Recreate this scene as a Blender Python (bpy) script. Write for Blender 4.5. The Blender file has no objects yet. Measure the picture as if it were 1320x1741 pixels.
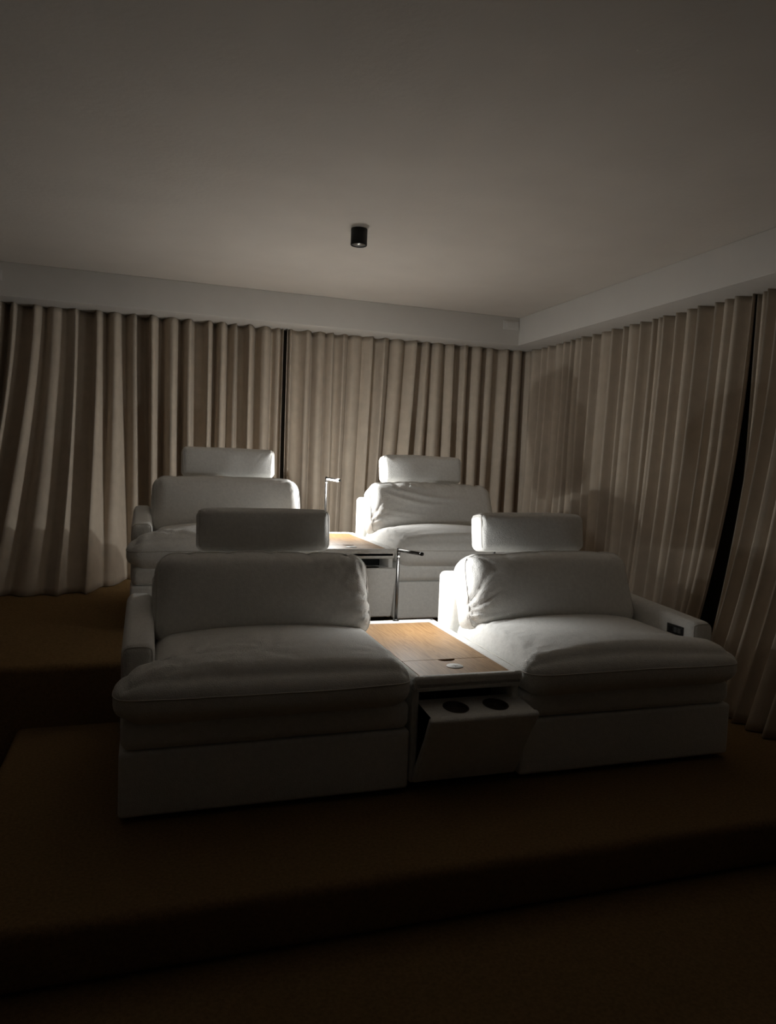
import bpy, math, random
from math import sin, cos, pi, sqrt, tan, atan2, exp, floor
from mathutils import Vector, Matrix, noise

# ------------------------------------------------------------------ camera, world, exposure
SC = bpy.context.scene
COL = SC.collection
CAM = dict(f=1246.57, yaw=.3206, pitch=-.0699, roll=.0391, pos=(.0739, -2.5528, 1.27))

def make_camera():
    c = bpy.data.cameras.new('camera')
    o = bpy.data.objects.new('camera', c)
    COL.objects.link(o)
    y, p, r = CAM['yaw'], CAM['pitch'], CAM['roll']
    F = Vector((sin(y)*cos(p), cos(y)*cos(p), sin(p)))
    R = Vector((cos(y), -sin(y), 0))
    U = R.cross(F)
    R2 = R*cos(r) + U*sin(r)
    U2 = U*cos(r) - R*sin(r)
    m = Matrix((R2, U2, -F)).transposed().to_4x4()
    m.translation = Vector(CAM['pos'])
    o.matrix_world = m
    c.sensor_fit = 'VERTICAL'
    c.sensor_height = 36.0
    c.lens = CAM['f']/1741*36.0
    c.clip_start = .05
    c.clip_end = 50
    SC.camera = o
make_camera()

W = bpy.data.worlds.new('world')
SC.world = W
W.use_nodes = True
W.node_tree.nodes['Background'].inputs[0].default_value = (.5, .45, .4, 1)
W.node_tree.nodes['Background'].inputs[1].default_value = 0.0
vs = SC.view_settings
vs.view_transform = 'Standard'
vs.look = 'None'
vs.gamma = 1.0
vs.use_curve_mapping = False
vs.exposure = 0.32
LED_COLOR = (1.0, 1.0, .975)
FILL_WATTS = 5.0        # base watts of the fill light added above each lamp arm
LED_STRIP = 310.0      # emission of the diffuser strip under each reading lamp arm
SC.cycles.max_bounces = 12
SC.cycles.diffuse_bounces = 8
SC.cycles.use_denoising = True
SC.cycles.sample_clamp_indirect = 4.0

# ------------------------------------------------------------------ materials
def mat(name, color, rough=.9, spec=.2, metal=0.0, noise_amt=0.0, noise_scale=8.0, bump=0.0, bump_scale=400.0, sheen=0.0, bump_dist=.002):
    m = bpy.data.materials.new(name)
    m.use_nodes = True
    nt = m.node_tree
    b = nt.nodes['Principled BSDF']
    b.inputs['Base Color'].default_value = (*color, 1)
    b.inputs['Roughness'].default_value = rough
    b.inputs['Specular IOR Level'].default_value = spec
    b.inputs['Metallic'].default_value = metal
    if sheen:
        b.inputs['Sheen Weight'].default_value = sheen
    tc = nt.nodes.new('ShaderNodeTexCoord')
    if noise_amt:
        n = nt.nodes.new('ShaderNodeTexNoise')
        n.inputs['Scale'].default_value = noise_scale
        n.inputs['Detail'].default_value = 5
        nt.links.new(tc.outputs['Object'], n.inputs['Vector'])
        r = nt.nodes.new('ShaderNodeValToRGB')
        lo = tuple(c*(1-noise_amt) for c in color)
        hi = tuple(min(1, c*(1+noise_amt)) for c in color)
        r.color_ramp.elements[0].position = .3
        r.color_ramp.elements[0].color = (*lo, 1)
        r.color_ramp.elements[1].position = .7
        r.color_ramp.elements[1].color = (*hi, 1)
        nt.links.new(n.outputs['Fac'], r.inputs['Fac'])
        nt.links.new(r.outputs['Color'], b.inputs['Base Color'])
    if bump:
        n2 = nt.nodes.new('ShaderNodeTexNoise')
        n2.inputs['Scale'].default_value = bump_scale
        n2.inputs['Detail'].default_value = 3
        nt.links.new(tc.outputs['Object'], n2.inputs['Vector'])
        bp = nt.nodes.new('ShaderNodeBump')
        bp.inputs['Strength'].default_value = bump
        bp.inputs['Distance'].default_value = bump_dist
        nt.links.new(n2.outputs['Fac'], bp.inputs['Height'])
        nt.links.new(bp.outputs['Normal'], b.inputs['Normal'])
    return m

M = {}
M['fabric'] = mat('ivory_boucle_fabric', (.82, .815, .79), .95, .1, noise_amt=.05, noise_scale=60, bump=.8, bump_scale=230, sheen=.15, bump_dist=.003)
M['piping'] = mat('ivory_piping', (.66, .64, .60), .95, .1)
M['curtain'] = mat('taupe_curtain_fabric', (.485, .415, .335), .95, .08, noise_amt=.06, noise_scale=14, bump=.25, bump_scale=700, sheen=.1, bump_dist=.001)
M['carpet'] = mat('brown_carpet', (.26, .168, .078), 1.0, .0, noise_amt=.16, noise_scale=90, bump=.8, bump_scale=380, bump_dist=.005)
M['ceiling'] = mat('plaster_ceiling', (.68, .635, .58), .95, .1, noise_amt=.03, noise_scale=3, bump=.18, bump_scale=40, bump_dist=.006)
M['soffit'] = mat('painted_soffit', (.61, .59, .555), .9, .15, noise_amt=.02, noise_scale=5, bump=.06, bump_scale=30, bump_dist=.004)
M['wall'] = mat('dark_taupe_wall', (.12, .10, .08), .95, .05, noise_amt=.05)
M['bounce_wall'] = mat('pale_bounce_paint', (.42, .41, .39), .95, .05, noise_amt=.02)  # unseen front wall, kept pale so it bounces light onto the seat fronts
M['black'] = mat('matte_black_metal', (.012, .012, .012), .5, .3)
M['dark_plastic'] = mat('black_plastic', (.015, .015, .015), .35, .4)
M['grey_plastic'] = mat('grey_button', (.10, .10, .10), .4, .4)
M['plate'] = mat('white_plastic_plate', (.62, .60, .57), .6, .3)
M['chrome'] = mat('gunmetal_chrome', (.07, .068, .066), .40, .5, metal=1.0)
M['silver'] = mat('brushed_silver', (.75, .75, .74), .3, .5, metal=1.0)
M['disc'] = mat('white_charger_disc', (.60, .59, .57), .5, .3)
M['disc_mark'] = mat('charger_mark', (.22, .20, .18), .6, .2)
M['cup'] = mat('dark_cup_liner', (.11, .095, .08), .5, .3)

def wood_mat():
    m = bpy.data.materials.new('oak_veneer')
    m.use_nodes = True
    nt = m.node_tree
    b = nt.nodes['Principled BSDF']
    tc = nt.nodes.new('ShaderNodeTexCoord')
    mp = nt.nodes.new('ShaderNodeMapping')
    mp.inputs['Scale'].default_value = (9, .9, 1)
    nt.links.new(tc.outputs['Object'], mp.inputs['Vector'])
    n = nt.nodes.new('ShaderNodeTexNoise')
    n.inputs['Scale'].default_value = 2.2
    n.inputs['Detail'].default_value = 3
    n.inputs['Distortion'].default_value = .5
    nt.links.new(mp.outputs['Vector'], n.inputs['Vector'])
    mul = nt.nodes.new('ShaderNodeMath'); mul.operation = 'MULTIPLY'; mul.inputs[1].default_value = 60
    nt.links.new(n.outputs['Fac'], mul.inputs[0])
    sn = nt.nodes.new('ShaderNodeMath'); sn.operation = 'SINE'
    nt.links.new(mul.outputs[0], sn.inputs[0])
    mp2 = nt.nodes.new('ShaderNodeMapping')
    mp2.inputs['Scale'].default_value = (240, 6, 1)
    nt.links.new(tc.outputs['Object'], mp2.inputs['Vector'])
    n2 = nt.nodes.new('ShaderNodeTexNoise')
    n2.inputs['Scale'].default_value = 1.0
    n2.inputs['Detail'].default_value = 4
    nt.links.new(mp2.outputs['Vector'], n2.inputs['Vector'])
    a = nt.nodes.new('ShaderNodeMath'); a.operation = 'MULTIPLY_ADD'
    a.inputs[1].default_value = .10
    nt.links.new(sn.outputs[0], a.inputs[0])
    nt.links.new(n2.outputs['Fac'], a.inputs[2])
    r = nt.nodes.new('ShaderNodeValToRGB')
    r.color_ramp.elements[0].position = .3
    r.color_ramp.elements[0].color = (.23, .125, .05, 1)
    r.color_ramp.elements[1].position = .62
    r.color_ramp.elements[1].color = (.34, .20, .088, 1)
    nt.links.new(a.outputs[0], r.inputs['Fac'])
    nt.links.new(r.outputs['Color'], b.inputs['Base Color'])
    b.inputs['Roughness'].default_value = .5
    b.inputs['Specular IOR Level'].default_value = .35
    bp = nt.nodes.new('ShaderNodeBump')
    bp.inputs['Strength'].default_value = .08
    bp.inputs['Distance'].default_value = .001
    nt.links.new(n2.outputs['Fac'], bp.inputs['Height'])
    nt.links.new(bp.outputs['Normal'], b.inputs['Normal'])
    return m
M['wood'] = wood_mat()

def emit_mat(name, color, strength):
    m = bpy.data.materials.new(name)
    m.use_nodes = True
    nt = m.node_tree
    nt.nodes.remove(nt.nodes['Principled BSDF'])
    e = nt.nodes.new('ShaderNodeEmission')
    e.inputs[0].default_value = (*color, 1)
    e.inputs[1].default_value = strength
    nt.links.new(e.outputs[0], nt.nodes['Material Output'].inputs[0])
    return m
M['led'] = emit_mat('led_diffuser', LED_COLOR, LED_STRIP)
M['led_rear'] = emit_mat('led_diffuser_bright', LED_COLOR, LED_STRIP*1.9)

# ------------------------------------------------------------------ helpers
def tag(o, label=None, cat=None, group=None, kind=None):
    if label: o['label'] = label
    if cat: o['category'] = cat
    if group: o['group'] = group
    if kind: o['kind'] = kind
    return o

def mesh_obj(name, verts, faces, material, parent=None, smooth=True, loc=(0, 0, 0)):
    me = bpy.data.meshes.new(name)
    me.from_pydata([tuple(v) for v in verts], [], faces)
    me.validate()
    me.materials.append(M[material])
    if smooth:
        me.polygons.foreach_set('use_smooth', [True]*len(me.polygons))
    me.update()
    o = bpy.data.objects.new(name, me)
    COL.objects.link(o)
    o.location = loc
    if parent:
        o.parent = parent
    return o

def empty(name, loc):
    o = bpy.data.objects.new(name, None)
    o.empty_display_size = .1
    COL.objects.link(o)
    o.location = loc
    return o

def axis_coords(h, r, seg, step):
    inner = max(h-r, 1e-4)
    n = max(1, int(round(2*inner/step)))
    mid = [-inner + 2*inner*i/n for i in range(n+1)]
    cor = [inner + r*tan(pi/4*k/seg) for k in range(1, seg+1)]
    return [-c for c in reversed(cor)] + mid + cor

def rmap(q, h, r):
    """point on the raw box surface -> point on the rounded box"""
    inn = [max(-(h[i]-r), min(h[i]-r, q[i])) for i in range(3)]
    d = Vector([q[i]-inn[i] for i in range(3)])
    if d.length > 1e-9:
        d = d.normalized()*r
    return Vector(inn)+d

def rbox(h, r, seg=4, step=.04, deform=None, center=(0, 0, 0), mirror=None):
    """rounded box as (verts, faces); deform(p, u) gets the rounded point (relative to the centre) and u in [-1,1]^3"""
    r = min(r, min(h)*.98)
    A = [axis_coords(h[i], r, seg, step) for i in range(3)]
    n = [len(a)-1 for a in A]
    idx, verts, faces = {}, [], []
    def vid(i, j, k):
        t = (i, j, k)
        if t not in idx:
            q = (A[0][i], A[1][j], A[2][k])
            p = rmap(q, h, r)
            if deform:
                p = deform(p, Vector((q[0]/h[0], q[1]/h[1], q[2]/h[2])))
            p = p + Vector(center)
            if mirror is not None:
                p.x = mirror - p.x
            idx[t] = len(verts)
            verts.append(p)
        return idx[t]
    def quad(a, b, c, d):
        faces.append((a, b, c, d) if mirror is None else (d, c, b, a))
    for i in range(n[0]):
        for j in range(n[1]):
            quad(vid(i, j, n[2]), vid(i+1, j, n[2]), vid(i+1, j+1, n[2]), vid(i, j+1, n[2]))
            quad(vid(i, j+1, 0), vid(i+1, j+1, 0), vid(i+1, j, 0), vid(i, j, 0))
    for i in range(n[0]):
        for k in range(n[2]):
            quad(vid(i, 0, k), vid(i+1, 0, k), vid(i+1, 0, k+1), vid(i, 0, k+1))
            quad(vid(i, n[1], k+1), vid(i+1, n[1], k+1), vid(i+1, n[1], k), vid(i, n[1], k))
    for j in range(n[1]):
        for k in range(n[2]):
            quad(vid(0, j, k+1), vid(0, j+1, k+1), vid(0, j+1, k), vid(0, j, k))
            quad(vid(n[0], j, k), vid(n[0], j+1, k), vid(n[0], j+1, k+1), vid(n[0], j, k+1))
    return verts, faces

def tube(path, rad, sides=8, closed=False, caps=True):
    verts, faces = [], []
    n = len(path)
    path = [Vector(p) for p in path]
    up = None
    for i, p in enumerate(path):
        a = path[(i-1) % n] if (closed or i > 0) else p
        b = path[(i+1) % n] if (closed or i < n-1) else p
        t = (b-a).normalized() if (b-a).length > 1e-9 else Vector((0, 0, 1))
        if up is None:
            up = Vector((0, 0, 1)) if abs(t.z) < .9 else Vector((1, 0, 0))
        s = t.cross(up)
        if s.length < 1e-6:
            s = t.orthogonal()
        s.normalize()
        up = s.cross(t).normalized()
        R = rad[i] if isinstance(rad, (list, tuple)) else rad
        for k in range(sides):
            ang = 2*pi*k/sides
            verts.append(p + s*cos(ang)*R + up*sin(ang)*R)
    m = n if closed else n-1
    for i in range(m):
        for k in range(sides):
            a, b = i*sides+k, i*sides+(k+1) % sides
            c, d = ((i+1) % n)*sides+(k+1) % sides, ((i+1) % n)*sides+k
            faces.append((a, b, c, d))
    if caps and not closed:
        faces.append(tuple(range(sides-1, -1, -1)))
        faces.append(tuple((n-1)*sides+k for k in range(sides)))
    return verts, faces

def lathe(profile, sides=32, center=(0, 0, 0)):
    """profile: list of (radius, z)"""
    verts, faces = [], []
    for (r, z) in profile:
        for k in range(sides):
            a = 2*pi*k/sides
            verts.append((center[0]+r*cos(a), center[1]+r*sin(a), center[2]+z))
    for i in range(len(profile)-1):
        for k in range(sides):
            faces.append((i*sides+k, i*sides+(k+1) % sides, (i+1)*sides+(k+1) % sides, (i+1)*sides+k))
    if profile[0][0] > 1e-6: faces.append(tuple(range(sides-1, -1, -1)))
    if profile[-1][0] > 1e-6: faces.append(tuple((len(profile)-1)*sides+k for k in range(sides)))
    return verts, faces

def box(x0, x1, y0, y1, z0, z1, r=.004, seg=2, step=10, deform=None, mirror=None):
    h = ((x1-x0)/2, (y1-y0)/2, (z1-z0)/2)
    return rbox(h, r, seg, step, deform, ((x0+x1)/2, (y0+y1)/2, (z0+z1)/2), mirror)

def sstep(a, b, x):
    t = max(0, min(1, (x-a)/(b-a)))
    return t*t*(3-2*t)

def nz(x, y, z, s=1.0):
    return noise.noise(Vector((x*s, y*s, z*s)))

# ------------------------------------------------------------------ room
ZF = -.181          # lower floor
ZS = .2847          # rear platform
ZC = 2.5326         # ceiling
ZSO = 2.3006        # soffit underside
XS, YS = 3.0997, 3.1805      # soffit faces
XL = -1.05          # left soffit face
XW0, XW1, YW0, YW1 = -1.42, 3.47, -4.4, 3.56

def struct(name, vf, m, label=None, smooth=True):
    return tag(mesh_obj(name, vf[0], vf[1], m, smooth=smooth), label=label, kind='structure')

struct('floor', box(XW0-.1, XW1+.1, YW0-.1, YW1+.1, ZF-.12, ZF, .001, 1), 'carpet', 'dark brown carpet of the lower floor in front of the platforms')
struct('ceiling', box(XW0-.1, XW1+.1, YW0-.1, YW1+.1, ZC, ZC+.1, .001, 1), 'ceiling', 'warm off-white plaster ceiling')
struct('wall_back', box(XW0-.1, XW1+.1, YW1, YW1+.1, ZF, ZC, .001, 1), 'wall', 'wall hidden behind the back curtains')
struct('wall_right', box(XW1, XW1+.1, YW0, YW1, ZF, ZC, .001, 1), 'wall', 'wall hidden behind the right curtains')
struct('wall_left', box(XW0-.1, XW0, YW0, YW1, ZF, ZC, .001, 1), 'wall', 'left wall outside the frame')
struct('wall_front', box(XW0-.1, XW1+.1, YW0-.1, YW0, ZF, ZC, .001, 1), 'bounce_wall', 'unseen front wall behind the camera, made pale to bounce light')
# curtain soffits
struct('trim_1', box(XL, XS+.01, YS, YW1, ZSO, ZC, .004, 2), 'soffit', 'painted curtain soffit along the back wall')
struct('trim_2', box(XS, XW1, YW0, YW1, ZSO, ZC, .004, 2), 'soffit', 'painted curtain soffit along the right wall')
struct('trim_3', box(XW0, XL, YW0, YW1, ZSO, ZC, .004, 2), 'soffit', 'painted curtain soffit along the left wall')

def carpet_step(name, x0, x1, y0, y1, z0, z1, label):
    def df(p, u):
        return p + Vector((0, 0, .002*nz(p.x, p.y, 3.1, 3)*(1 if u.z > 0 else 0)))
    o = mesh_obj(name, *rbox(((x1-x0)/2, (y1-y0)/2, (z1-z0)/2), .035, 5, .12, df, ((x0+x1)/2, (y0+y1)/2, (z0+z1)/2)), 'carpet')
    return tag(o, label=label, kind='structure')
carpet_step('riser_platform', -.4664, XW1-.005, -.5191, 1.05, ZF+.001, 0, 'low carpeted platform under the front row of seats')
carpet_step('riser_platform', XW0+.005, XW1-.005, 1.0149, YW1-.005, ZF+.001, ZS, 'higher carpeted platform under the rear row of seats')

# ------------------------------------------------------------------ curtains
def curtain(name, crests, leans, place, zbot, ztop, label, group, amp=.042, seed=1, flare=None, rows=46, sharp=1.0, ampvar=.35, leanpow=1.3):
    """crests: positions along the wall of the fold ridges, leans: shift of each ridge at the hem,
    place(s, d, z) -> world point with d metres out of the curtain plane into the room"""
    rnd = random.Random(seed)
    n = len(crests)
    avar = [1+ampvar*(rnd.random()*2-1) for _ in range(n)]
    vvar = [1+ampvar*(rnd.random()*2-1) for _ in range(n)]
    verts, faces = [], []
    PER = 10
    cols = (n-1)*PER+1
    for r in range(rows+1):
        t = r/rows
        z = ztop + (zbot-ztop)*t
        pos = [crests[i]+leans[i]*(t**leanpow) + .006*sin(seed+i*1.7+t*4.0)*t for i in range(n)]
        for c in range(cols):
            i = min(c//PER, n-2)
            f = (c-i*PER)/PER
            s = pos[i]*(1-f)+pos[i+1]*f
            # a ripple fold: narrow crest, rounder valley, with a hint of an S in plan
            wv = (.5+.5*cos(2*pi*f))**sharp
            a = amp*(avar[i]*(1-f)+avar[i+1]*f)
            gap = abs(pos[i+1]-pos[i])
            a *= min(1.0, .45+gap/.22)
            d = a*(2*wv-1)*vvar[i]
            d *= 1+.25*nz(s*2.3, t*2.0, seed*1.37)
            s += gap*.10*sin(2*pi*f)*(1 if (i+seed) % 3 else -1)
            d += .012*nz(s*3, t*3.2, seed*3.3)*t
            if flare:
                fd, fs = flare(s, t)
                d += fd
                s += fs
            verts.append(place(s, d, z))
    for r in range(rows):
        for c in range(cols-1):
            a = r*cols+c
            faces.append((a, a+1, a+cols+1, a+cols))
    o = mesh_obj(name, verts, faces, 'curtain')
    md = o.modifiers.new('thickness', 'SOLIDIFY')
    md.thickness = .003
    md.offset = 0
    tag(o, label, 'curtain', group)
    return o

YC = 3.4277   # back curtain plane
XC = 3.3354   # right curtain plane
ZT = ZSO-.001
place_back = lambda s, d, z: (s, YC+.03-d, z)
place_right = lambda s, d, z: (XC+.03-d, s, z)
place_left = lambda s, d, z: (XL-.25+d, s, z)

CREST_L = [-1.18, -1.05, -.95, -.845, -.71, -.577, -.438, -.286, -.165, -.02, .099, .252, .388, .52, .634, .733, .834, .978, 1.085, 1.112]
LEAN_L = [-.05, -.06, -.08, -.10, -.12, -.04, .02, .03, .05, .04, .03, .02, .02, .0, .0, .0, 0, 0, 0, 0]
def flare_left(s, t):
    k = 1-sstep(-.35, .1, s)
    return (.72*(t**1.6)*k, -.05*(t**2)*k)
curtain('curtain_panel', CREST_L, LEAN_L, place_back, ZS+.004, ZT, 'taupe curtain on the back wall, left of the narrow dark gap', 'taupe drapes along the walls', amp=.062, seed=3, flare=flare_left, sharp=1.7)
CREST_R = [1.142, 1.172, 1.30, 1.432, 1.52, 1.62, 1.72, 1.86, 1.975, 2.095, 2.25, 2.35, 2.47, 2.60, 2.71, 2.84, 2.985, 3.11, 3.25, 3.36]
LEAN_R = [0, 0, 0, 0, 0, -.02, -.03, -.05, -.08, -.09, -.10, -.07, -.02, .02, .01, .0, -.02, -.03, -.02, 0]
curtain('curtain_panel', CREST_R, LEAN_R, place_back, ZS+.004, ZT, 'taupe curtain on the back wall between the dark gap and the corner', 'taupe drapes along the walls', amp=.045, seed=5, sharp=1.0)
CREST_W = [3.36, 3.30, 3.17, 3.05, 2.93, 2.81, 2.69, 2.625, 2.52, 2.39, 2.285, 2.13, 2.02, 1.94, 1.82, 1.695, 1.65, 1.58, 1.46, 1.345, 1.24, 1.115, 1.03, .93, .85]
LEAN_W = [.0]*18 + [.0, .01, .03, .05, .08, .11, .12]
def flare_w(s, t):
    k = 1-sstep(1.0, 2.6, s)
    return (.04*t+.11*(t**1.8)*k, 0)
curtain('curtain_panel', CREST_W, LEAN_W, place_right, ZS+.004, ZT, 'taupe curtain on the right wall, the long stretch beside the back corner', 'taupe drapes along the walls', amp=.053, seed=8, flare=flare_w, sharp=1.3, leanpow=2.6)
CREST_X = [.85, .79, .725, .645, .55, .46, .36, .26, .15, .04, -.08, -.2, -.32, -.45, -.58, -.7]
LEAN_X = [0, 0, 0, 0, 0, .0, 0, 0, 0, 0, 0, 0, 0, 0, 0, 0, 0, 0]
def flare_x(s, t):
    k = 1-sstep(.66, .86, s)
    return (-.055*(1-k)+(.06*t+.34*t**2.2)*k, 0)
curtain('curtain_panel', CREST_X, LEAN_X, place_right, .004, ZT, 'taupe curtain at the right edge, its hem pooling on the lower platform', 'taupe drapes along the walls', amp=.045, seed=11, flare=flare_x, sharp=1.1)

# small cover plates on the back soffit
def cover_plate(x0, x1, z0, z1, label):
    root = empty('cover_plate', ((x0+x1)/2, YS, (z0+z1)/2))
    w, h = (x1-x0)/2, (z1-z0)/2
    mesh_obj('plate', *box(-w, w, -.010, 0, -h, h, .003, 2), 'plate', root)
    mesh_obj('insert', *box(-w*.62, w*.35, -.014, -.008, -h*.72, h*.72, .002, 2), 'plate', root)
    tag(root, label, 'cover plate', 'white cover plates on the soffit')
cover_plate(2.945, 3.092, 2.425, 2.50, 'small white cover plate on the soffit beside the room corner')
cover_plate(-1.04, -.888, 2.40, 2.475, 'small white cover plate at the left end of the soffit')

# ------------------------------------------------------------------ reclining seats
SW, CWID = 1.05, .4688
def puckers(p2, specs):
    """radial fabric creases running out of points; p2 = (a, b) on the panel"""
    d = 0
    for (cx, cy, amp, freq, fall, ph) in specs:
        dx, dy = p2[0]-cx, p2[1]-cy
        r = sqrt(dx*dx+dy*dy)
        ang = atan2(dy, dx)
        fade = sstep(.0, .05, r)*exp(-(r/fall)**2)
        w = sin(ang*freq+ph+2.2*nz(dx*7, dy*7, ph))
        d += amp*fade*(1-abs(w)*1.6 if w < 0 else .6*w)
    return d

def sag_folds(p2, specs):
    """long creases along a parabola: (x0,y0,x1,y1,sag,amp,width)"""
    d = 0
    for (x0, y0, x1, y1, sag, amp, wd) in specs:
        t = (p2[0]-x0)/(x1-x0)
        if -.05 < t < 1.05:
            y = y0+(y1-y0)*t - sag*4*t*(1-t)
            e = (p2[1]-y)/wd
            d += amp*exp(-e*e)*sin(pi*max(0, min(1, t)))*(1 if True else 0)
    return d

def make_seat(name, loc, mirror, label, seed, back_creases=(), back_sags=(), seat_creases=(), panel=False, group='reclining seats', top_pinch=0.0):
    mx = SW if mirror else None
    root = empty(name, loc)
    tag(root, label, 'sofa', group)
    S = seed*7.31
    def fab(p, a=.003, s=5.0):
        return a*nz(p.x+S, p.y, p.z, s)
    # black plinth and upholstered base
    mesh_obj('plinth', *box(.05, SW-.03, .05, .88, 0, .05, .003, 2, mirror=mx), 'black', root)
    def d_base(p, u):
        q = p.copy()
        q.y -= .006*(1-u.x**2)*(1-u.z**2) if u.y < 0 else 0
        q.y += fab(p, .0025, 4) if u.y < 0 else 0
        return q
    mesh_obj('base', *box(0, SW-.004, 0, .94, .02, .249, .015, 4, .05, d_base, mx), 'fabric', root)
    # folded footrest layer
    def d_foot(p, u):
        q = p.copy()
        if u.y < 0:
            q.y -= .008*(1-u.x**4)*(1-u.z**2)+fab(p, .004, 4)
        q.z += .003*nz(p.x*3+S, 1.7, 0)
        return q
    mesh_obj('footrest_panel', *box(.004, SW-.006, .0, .90, .250, .36, .036, 5, .05, d_foot, mx), 'fabric', root)
    # armrest, slightly rising to the rear
    ah = (.0575, .405, .14)
    ac = (.0575, .535, .44)
    def d_arm(p, u):
        q = p.copy()
        yy = p.y+ac[1]
        if u.z > 0:
            q.z += (.055*(yy-.13)+.006*(1-u.x**2))*max(0, u.z)
        q += Vector((0, 0, .0015*nz(p.x*5, p.y*5+S, p.z*5)))
        if u.z < 0:
            q.z -= .06*(-u.z)
        return q
    arm = mesh_obj('armrest', *rbox(ah, .032, 5, .04, d_arm, ac, mx), 'fabric', root)
    def arm_pt(q):
        v = d_arm(rmap(q, ah, .032)*1.0, Vector((q[0]/ah[0], q[1]/ah[1], q[2]/ah[2])))+Vector(ac)
        if mirror: v.x = SW-v.x
        return v
    path = []
    for k in range(13): path.append(arm_pt((-ah[0], -ah[1], -ah[2]*.6+ah[2]*1.6*k/12)))
    for k in range(1, 8): path.append(arm_pt((-ah[0]+2*ah[0]*k/8, -ah[1], ah[2])))
    for k in range(13): path.append(arm_pt((ah[0], -ah[1], ah[2]-ah[2]*1.6*k/12)))
    mesh_obj('piping', *tube(path, .0028, 6), 'piping', arm)
    # back frame
    def d_frame(p, u):
        q = p.copy()
        q.y += fab(p, .002, 4)
        return q
    mesh_obj('back_frame', *box(.108, SW-.004, .775, .945, .10, .715, .03, 4, .06, d_frame, mx), 'fabric', root)
    # seat cushion with its T-shaped nose that runs in front of the armrest
    sh = (.464, .385, .090)
    scn = (.580, .345, .427)
    def d_seat(p, u):
        q = p.copy()
        cr = (1-abs(u.x)**2.6)*(1-abs(u.y)**3.0)
        if u.z > 0:
            q.z += .046*cr*u.z + .010*u.z*(1-u.y)*.5*(1-u.x**2)
            q.z += .010*u.z*nz(p.x*2.4+S, p.y*2.4, .5)
            q.z += puckers((p.x, p.y), seat_creases)*min(1, u.z*1.2)
            q.z -= .018*(max(0, -u.y)**3)*(abs(u.x)**4)*u.z
        else:
            q.z += .004*(-u.z)*abs(u.x)**5*(-u.z)
        if u.y < 0:
            q.y -= .030*(1-u.x**4)*(1-u.z**2)*(-u.y)**3 + .004*nz(p.x*6+S, p.z*9, 2)
            q.z += .004*nz(p.x*3.1+S, 7.7, 0)*(-u.y)**2
        yy = p.y+scn[1]
        k = 1-sstep(.085, .145, yy)
        wgt = (1-u.x)/2
        q.x -= .138*k*wgt*(1-.15*abs(u.z)**3)
        return q
    seat = mesh_obj('seat_cushion', *rbox(sh, .075, 6, .019, d_seat, scn, mx), 'fabric', root)
    def seat_pt(q):
        v = d_seat(rmap(q, sh, .075), Vector((q[0]/sh[0], q[1]/sh[1], q[2]/sh[2])))+Vector(scn)
        if mirror: v.x = SW-v.x
        return v
    zz = sh[2]*.22
    path = [seat_pt((sh[0], sh[1]*(1-2*k/16), zz)) for k in range(17)]
    path += [seat_pt((sh[0]-2*sh[0]*k/60, -sh[1], zz)) for k in range(1, 61)]
    path += [seat_pt((-sh[0], -sh[1]+2*sh[1]*k/24, zz)) for k in range(1, 25)]
    mesh_obj('piping', *tube(path, .003, 6), 'piping', seat)
    # back cushion
    bh = (.467, .105, .195)
    lean = math.radians(22)
    bc = Vector((.580, .665, .640))
    Rm = Matrix.Rotation(-lean, 3, 'X')
    def d_back(p, u):
        q = p.copy()
        cr = (1-abs(u.x)**2.6)*(1-abs(u.z)**2.6)
        if u.y < 0:
            q.y -= (.062*cr + .012*nz(p.x*2.6+S, p.z*3, 1))*(-u.y)
            q.y -= puckers((p.x, p.z), back_creases)*min(1, -u.y*1.2)
            q.y -= sag_folds((p.x, p.z), back_sags)*min(1, -u.y*1.2)
        else:
            q.y += .02*cr*u.y
        if u.z > 0:
            q.z += .012*u.z*nz(p.x*3.2+S, .3, p.y*2)+.010*u.z*(1-abs(u.x)**2)
            if top_pinch:
                w = sin(p.x*34+3*nz(p.x*3, S, 0))
                q.z -= top_pinch*(max(0, w)**6)*u.z*(.5+.5*nz(p.x*6, S, 2))*1.5
        # slightly plumper at the foot
        q.x *= 1+.008*(1-u.z)
        q.x += .006*nz(p.z*6, S, p.y*4)*abs(u.x)**3
        q = Rm @ q
        return q
    bcush = mesh_obj('back_cushion', *rbox(bh, .085, 7, .011, d_back, bc, mx), 'fabric', root)
    def back_pt(q):
        v = d_back(rmap(q, bh, .085), Vector((q[0]/bh[0], q[1]/bh[1], q[2]/bh[2])))+bc
        if mirror: v.x = SW-v.x
        return v
    def loop(yy):
        P = []
        n1, n2 = 50, 26
        for k in range(n1): P.append(back_pt((-bh[0]+2*bh[0]*k/n1, yy, bh[2])))
        for k in range(n2): P.append(back_pt((bh[0], yy, bh[2]-2*bh[2]*k/n2)))
        for k in range(n1): P.append(back_pt((bh[0]-2*bh[0]*k/n1, yy, -bh[2])))
        for k in range(n2): P.append(back_pt((-bh[0], yy, -bh[2]+2*bh[2]*k/n2)))
        return P
    mesh_obj('piping', *tube(loop(-bh[1]*.72), .0026, 6, closed=True), 'piping', bcush)
    # headrest roll
    hh = (.303, .066, .096)
    hc = Vector((.597, .835, .925))
    Rh = Matrix.Rotation(-math.radians(9), 3, 'X')
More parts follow.
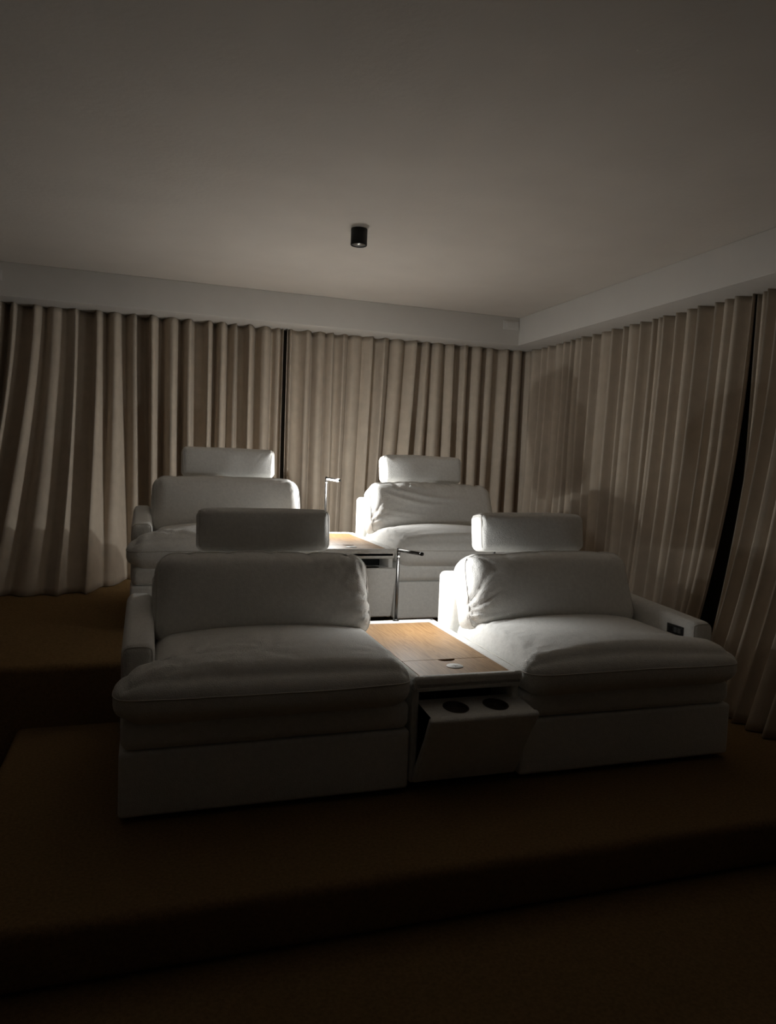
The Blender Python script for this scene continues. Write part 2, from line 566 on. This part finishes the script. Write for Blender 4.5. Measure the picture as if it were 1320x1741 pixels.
    def d_head(p, u):
        q = p.copy()
        cr = (1-abs(u.x)**4)*(1-abs(u.z)**2.5)
        q.y += (.016*cr if u.y > 0 else -.018*cr)*abs(u.y)
        q.z += .006*(1-u.x**2)*u.z + .006*nz(p.x*4+S, p.y*4, 3)
        q.y += .004*nz(p.x*5+S, 2, p.z*7)
        q.y -= puckers((p.x, p.z), [(.29, .09, .004, 9, .09, S), (-.29, .09, .004, 9, .09, S+1), (-.29, -.09, .003, 8, .08, S+2)])*(1 if u.y < 0 else 0)
        return Rh @ q
    head = mesh_obj('headrest', *rbox(hh, .035, 5, .016, d_head, hc, mx), 'fabric', root)
    def head_pt(q):
        v = d_head(rmap(q, hh, .035), Vector((q[0]/hh[0], q[1]/hh[1], q[2]/hh[2])))+hc
        if mirror: v.x = SW-v.x
        return v
    for sx in (-1, 1):
        P = []
        for k in range(13): P.append(head_pt((sx*hh[0], -hh[1], -hh[2]+2*hh[2]*k/12)))
        for k in range(1, 7): P.append(head_pt((sx*hh[0], -hh[1]+2*hh[1]*k/6, hh[2])))
        mesh_obj('piping', *tube(P, .0024, 6), 'piping', head)
    # steel bracket that carries the headrest, hidden between the cushions
    for sx in (.42, .77):
        vf = tube([((SW-sx) if mirror else sx, .87, .68), ((SW-sx) if mirror else sx, .86, .88)], .006, 8)
        mesh_obj('headrest_bracket', *vf, 'chrome', root)
    # power control panel on the inner face of the armrest
    if panel:
        xi = .115
        def bx(a, b, y0, y1, z0, z1, m, nm, par, r=.002):
            return mesh_obj(nm, *box(a, b, y0, y1, z0, z1, r, 2, mirror=mx), m, par)
        pl = bx(xi-.006, xi+.005, .195, .305, .508, .552, 'dark_plastic', 'control_panel', root)
        pl['label'] = 'black power control panel'
        for k in range(2):
            bx(xi+.003, xi+.008, .207+.026*k, .229+.026*k, .518, .541, 'grey_plastic', 'button', pl)
        bx(xi+.003, xi+.0065, .268, .292, .520, .540, 'black', 'usb_socket', pl)
    return root

G = 'white reclining seats in two rows'
R1, R2 = 0.0, 1.62
make_seat('recliner_seat', (0, R1, 0), False, 'ivory reclining seat in front with its armrest on the left', 1, group=G,
          back_creases=[(.40, .20, .008, 10, .17, 0), (.30, .20, .006, 8, .13, 2), (.49, -.06, .009, 11, .20, 1.0), (.05, .21, .005, 8, .10, .5)],
          seat_creases=[(-.36, -.20, .013, 7, .17, .4), (-.05, -.22, .008, 6, .15, 2.4), (.40, -.25, .006, 7, .12, 1), (-.25, -.32, .008, 8, .12, 1.7)], top_pinch=.010)
make_seat('recliner_seat', (SW+CWID, R1, 0), True, 'ivory reclining seat in front with armrest and black control panel on the right', 2, group=G,
          back_creases=[(.49, -.10, .012, 13, .17, .3), (.44, .20, .007, 9, .14, 1.2)],
          seat_creases=[(.44, .10, .008, 10, .17, .8), (.46, -.28, .008, 9, .14, .1), (.46, -.1, .006, 11, .12, .6)], panel=True, top_pinch=.003)
make_seat('recliner_seat', (0, R2, ZS), False, 'ivory reclining seat in the rear row, left of the lit lamp', 3, group=G,
          back_creases=[(.44, .19, .009, 8, .15, .5), (-.44, .19, .008, 7, .13, 1.5)],
          seat_creases=[(-.40, -.25, .011, 8, .16, 1.4), (-.1, -.25, .009, 6, .16, .3), (-.25, -.3, .008, 7, .14, 2.3)], panel=False, top_pinch=.004)
make_seat('recliner_seat', (SW+CWID, R2, ZS), True, 'ivory reclining seat in the rear row with creased back cushion near the corner', 4, group=G,
          back_creases=[(.49, -.12, .010, 13, .17, .3), (.0, .21, .012, 9, .12, .9), (-.2, .21, .012, 9, .11, 2.2), (.15, .2, .009, 9, .12, 1.1)],
          back_sags=[(.42, .17, -.30, .06, .075, .020, .013), (.38, .10, -.10, .0, .05, .014, .013), (.30, .19, .02, .10, .02, .012, .010), (.44, -.02, -.05, -.10, .02, .010, .014), (.44, -.06, .1, -.12, .01, .008, .01)],
          seat_creases=[(.44, -.05, .011, 13, .18, .8), (.44, -.25, .009, 11, .14, .2)], panel=False, top_pinch=.010)

# ------------------------------------------------------------------ consoles with oak tops
def make_console(loc, label, open_deg, group):
    root = empty('console_table', loc)
    tag(root, label, 'console', group)
    w = CWID
    zt = .4494
    # side panels, back, plinth
    mesh_obj('side_panel', *box(.006, .036, .02, .94, .03, .40, .012, 3, .1), 'fabric', root)
    mesh_obj('side_panel', *box(w-.036, w-.006, .02, .94, .03, .40, .012, 3, .1), 'fabric', root)
    mesh_obj('back_panel', *box(.03, w-.03, .91, .94, .03, .40, .008, 2), 'fabric', root)
    mesh_obj('plinth', *box(.04, w-.04, .06, .90, 0, .045, .003, 2), 'black', root)
    mesh_obj('inner_box', *box(.036, w-.036, .20, .905, .04, .385, .004, 2), 'black', root)
    # upholstered frame of the top: four padded rails
    x0, x1, y0, y1 = .004, w-.004, -.005, .965
    ix0, ix1, iy0, iy1 = .034, w-.046, .030, .915
    tf = mesh_obj('top_frame', *box(x0, x1, y0, y1, zt-.056, zt-.010, .014, 3, .1), 'fabric', root)
    mesh_obj('rail', *box(x0, ix0, y0+.002, y1-.002, zt-.030, zt+.006, .013, 4, .1), 'fabric', tf)
    mesh_obj('rail', *box(ix1, x1, y0+.002, y1-.002, zt-.030, zt+.006, .013, 4, .1), 'fabric', tf)
    mesh_obj('rail', *box(x0, x1, y0, iy0, zt-.050, zt+.004, .013, 4, .1), 'fabric', tf)
    mesh_obj('rail', *box(x0, x1, iy1, y1, zt-.030, zt+.006, .013, 4, .1), 'fabric', tf)
    # oak panels: fixed rear leaf and a lid with a finger slot
    sy = .236
    mesh_obj('oak_leaf', *box(ix0+.001, ix1-.001, sy+.001, iy1-.001, zt-.012, zt, .0012, 2), 'wood', root, smooth=False)
    # lid with a half-moon notch cut in its rear edge
    lx0, lx1, ly0, ly1 = ix0+.003, ix1-.001, iy0+.001, sy-.001
    ncx, nr, nd = .231, .038, .030
    pts = [(lx0, ly0), (lx1, ly0), (lx1, ly1)]
    for k in range(0, 17):
        a = pi*k/16
        pts.append((ncx+nr*cos(a), ly1-nd*sin(a)))
    pts.append((lx0, ly1))
    n = len(pts)
    V = [(x, y, zt-.0005) for x, y in pts]+[(x, y, zt-.012) for x, y in pts]
    Fc = [tuple(range(n)), tuple(range(2*n-1, n-1, -1))]+[(i, i+n, (i+1) % n+n, (i+1) % n) for i in range(n)]
    lid = mesh_obj('oak_lid', V, Fc, 'wood', root, smooth=False)
    sl = mesh_obj('finger_slot', *box(ncx-nr, ncx+nr, ly1-nd, ly1+.004, zt-.0115, zt-.008, .001, 1), 'black', lid)
    # round wireless charger let into the lid
    dcx, dcy = .226, .130
    dk = mesh_obj('charging_disc', *lathe([(.0345, -.006), (.0345, .0012), (.0335, .0020), (.0001, .0020)], 40, (dcx, dcy, zt)), 'disc', root)
    dk['label'] = 'round white wireless charging disc'
    mesh_obj('charger_mark', *box(dcx-.0008, dcx+.0008, dcy-.013, dcy+.013, zt+.0017, zt+.0026, .0003, 1), 'disc_mark', dk)
    mesh_obj('charger_mark', *box(dcx-.013, dcx+.013, dcy-.0008, dcy+.0008, zt+.0017, zt+.0026, .0003, 1), 'disc_mark', dk)
    # tip-out drawer hinged at the foot, with two cup holders in its top
    dr = empty_part = bpy.data.objects.new('drawer', None)
    bpy.data.objects.remove(dr)
    a = math.radians(open_deg)
    hx, hz, hd = (w-.026)/2, .154, .20
    piv = Vector((w/2, .004, .036))
    Rd = Matrix.Rotation(a, 3, 'X')
    def tr(v):
        q = piv + Rd @ Vector(v)
        q.x += .085*v[2]*(open_deg/23)
        return q
    def trt(v):      # the drawer top falls back towards the hinge side
        return tr((v[0], v[1], v[2]-.30*(v[1]-.016)*min(1, open_deg/15)))
    cups = [(-.085, .098), (.085, .098)]
    cr = .047
    # front shell: padded slab
    def d_front(p, u):
        q = p.copy()
        q.y -= .006*(1-u.x**2)*(1-u.z**2)*(1 if u.y < 0 else 0)
        # small dog-ears at the top corners
        if u.z > .5: q.x += .006*(1 if u.x > 0 else -1)*(abs(u.x)**8)*u.z
        q.y += .0015*nz(p.x*5, p.z*5, 4)
        return tr((q.x, q.y+.014, q.z+hz))
    drawer = mesh_obj('drawer', *rbox((hx, .016, hz), .012, 4, .045, d_front), 'fabric', root)
    # top of the drawer with two round openings (ring-to-rectangle bridging)
    V, Fc = [], []
    zt2 = hz*2-.004
    for ci, (cx, cy) in enumerate(cups):
        bx0, bx1 = (-hx+.004, 0) if ci == 0 else (0, hx-.004)
        by0, by1 = .016, .178
        N = 48
        b = len(V)
        ring_in, ring_out = [], []
        for k in range(N):
            t = 2*pi*k/N
            dx, dy = cos(t), sin(t)
            ring_in.append((cx+cr*dx, cy+cr*dy))
            sc = min(((bx1-cx)/dx if dx > 1e-9 else 1e9), ((bx0-cx)/dx if dx < -1e-9 else 1e9),
                     ((by1-cy)/dy if dy > 1e-9 else 1e9), ((by0-cy)/dy if dy < -1e-9 else 1e9))
            ring_out.append((cx+dx*sc, cy+dy*sc))
        for (x, y) in ring_out: V.append(trt((x, y, zt2)))
        for (x, y) in ring_in: V.append(trt((x, y, zt2)))
        for (x, y) in ring_in: V.append(trt((x, y, zt2-.006)))
        for k in range(N):
            k2 = (k+1) % N
            Fc.append((b+k, b+k2, b+N+k2, b+N+k))
            Fc.append((b+N+k, b+N+k2, b+2*N+k2, b+2*N+k))
        # four true rectangle corners
        for (qx, qy) in ((bx0, by0), (bx1, by0), (bx1, by1), (bx0, by1)):
            ang = atan2(qy-cy, qx-cx) % (2*pi)
            k = int(ang/(2*pi)*N) % N
            V.append(trt((qx, qy, zt2)))
            Fc.append((b+k, len(V)-1, b+(k+1) % N))
    mesh_obj('drawer_top', V, Fc, 'fabric', drawer, smooth=False)
    for (cx, cy) in cups:
        prof = [(cr+.004, .0015), (cr, .0022), (cr-.002, .0), (cr-.004, -.075), (.0001, -.078)]
        vv, ff = lathe(prof, 32)
        mesh_obj('cup_holder', [trt((cx+v[0], cy+v[1], zt2+v[2])) for v in vv], ff, 'cup', drawer)
    # drawer body behind the front
    def d_body(p, u): return tr((p.x, p.y+.10, p.z+.085))
    mesh_obj('drawer_body', *rbox((hx-.012, .072, .075), .004, 2, 1, d_body), 'black', drawer)
    return root

GC = 'consoles between the seats'
make_console((SW, R1, 0), 'ivory console with oak top and open cup-holder drawer between the front seats', 23, GC)
make_console((SW, R2, ZS), 'ivory console with brightly lit oak top between the rear seats', 10, GC)

# ------------------------------------------------------------------ reading lamps
def make_lamp(base, height, adir, alen, drop, label, group, led='led', gain=1.0, arc=(190, 350), kind='SPOT', where=.35):
    root = empty('reading_lamp', base)
    tag(root, label, 'lamp', group)
    r = .0085
    mesh_obj('base_flange', *lathe([(.017, 0), (.017, .005), (.014, .008), (r, .010)], 24), 'chrome', root)
    mesh_obj('pole', *tube([(0, 0, .004), (0, 0, height-.040)], r, 16), 'chrome', root)
    mesh_obj('collar', *lathe([(r+.0004, height-.041), (r+.0008, height-.039), (r+.0008, height-.034), (r+.0004, height-.032)], 16), 'silver', root)
    mesh_obj('swivel_joint', *tube([(0, 0, height-.034), (0, 0, height+.006)], r*.98, 16), 'chrome', root)
    ca, sa = adir
    d = Vector((ca, sa, -drop)).normalized()
    s = Vector((0, 0, 1)).cross(d).normalized()
    u = d.cross(s)
    p0 = Vector((0, 0, height-.004))
    # arm: upper shell of a round bar (top part of the circle), open at the belly for the diffuser
    a0, a1 = math.radians(arc[1]-362), math.radians(arc[0]+2)
    V, Fc = [], []
    N, L = 14, 2
    R = .0082
    ends = [0, alen]
    for e in ends:
        for k in range(N+1):
            t = a0+(a1-a0)*k/N
            V.append(p0+d*e+s*cos(t)*R+u*sin(t)*R)
    for k in range(N):
        Fc.append((k, k+1, N+1+k+1, N+1+k))
    Fc.append(tuple(range(N, -1, -1)))
    Fc.append(tuple(range(N+1, 2*N+2)))
    Fc.append((0, N+1, 2*N+1, N))
    head = mesh_obj('arm', V, Fc, 'chrome', root)
    head.data.polygons.foreach_set('use_smooth', [k < N for k in range(len(head.data.polygons))])
    mesh_obj('end_cap', *tube([p0+d*(alen-.002), p0+d*(alen+.010)], R*1.08, 16), 'dark_plastic', head)
    # opal diffuser bulging out below the shell
    V, Fc = [], []
    b0, b1 = math.radians(arc[0]), math.radians(arc[1])
    r2 = .0078
    for e in (min(.06, alen*.12), alen-.012):
        for k in range(N+1):
            t = b0+(b1-b0)*k/N
            V.append(p0+d*e+s*cos(t)*r2+u*(sin(t)*r2-(.0022 if arc[0] < 200 else .0003)))
    for k in range(N):
        Fc.append((k, k+1, N+1+k+1, N+1+k))
    Fc.append(tuple(range(N+1)))
    Fc.append(tuple(range(2*N+1, N, -1)))
    mesh_obj('led_diffuser', V, Fc, led, head)
    ld = bpy.data.lights.new('added_fill_light', kind)  # fill light added over the arm to brighten ceiling and curtains, no lamp part
    ld.energy = FILL_WATTS*gain
    ld.color = LED_COLOR
    ld.shadow_soft_size = .003
    if kind == 'SPOT':
        ld.spot_size = pi
        ld.spot_blend = .35
    lo = bpy.data.objects.new('added_fill_light', ld)
    COL.objects.link(lo)
    lo.parent = root
    lo.location = p0+d*(alen*where)+u*.0135
    lo.rotation_euler = (pi, 0, 0)
    return root

GL = 'slim reading lamps on the consoles'
ZT1 = .4494+.006
d1 = Vector((-.004, -.345)).normalized()
make_lamp((1.300, .945, ZT1), .822-ZT1, (d1.x, d1.y), .335, -.075, 'slim dark metal reading lamp on the front console, arm seen from above', GL, arc=(252, 356))
d2 = Vector((.037, -.235)).normalized()
make_lamp((1.300, R2+.945, ZS+ZT1), 1.132-ZS-ZT1, (d2.x, d2.y), .228, .028, 'slim reading lamp with glowing white strip on the rear console', GL, 'led_rear', 2.1, (184, 356), 'POINT', .93)

# ------------------------------------------------------------------ ceiling spot
def make_spot(loc):
    root = empty('ceiling_spot', loc)
    tag(root, 'small black cylindrical spotlight, switched off, on the ceiling', 'ceiling light')
    R, H = .0455, .088
    mesh_obj('housing', *lathe([(R-.001, 0), (R, -.002), (R, -H+.002), (R-.001, -H), (R-.005, -H), (R-.006, -H+.003), (R-.012, -H+.022)], 40), 'black', root)
    mesh_obj('reflector', *lathe([(R-.007, -H+.004), (R-.013, -H+.018), (.022, -H+.026), (.0001, -H+.027)], 40), 'silver', root)
    mesh_obj('mounting_ring', *lathe([(R-.004, .0), (R-.004, -.004), (R-.006, -.006)], 40), 'black', root)
make_spot((1.168, 1.435, ZC))
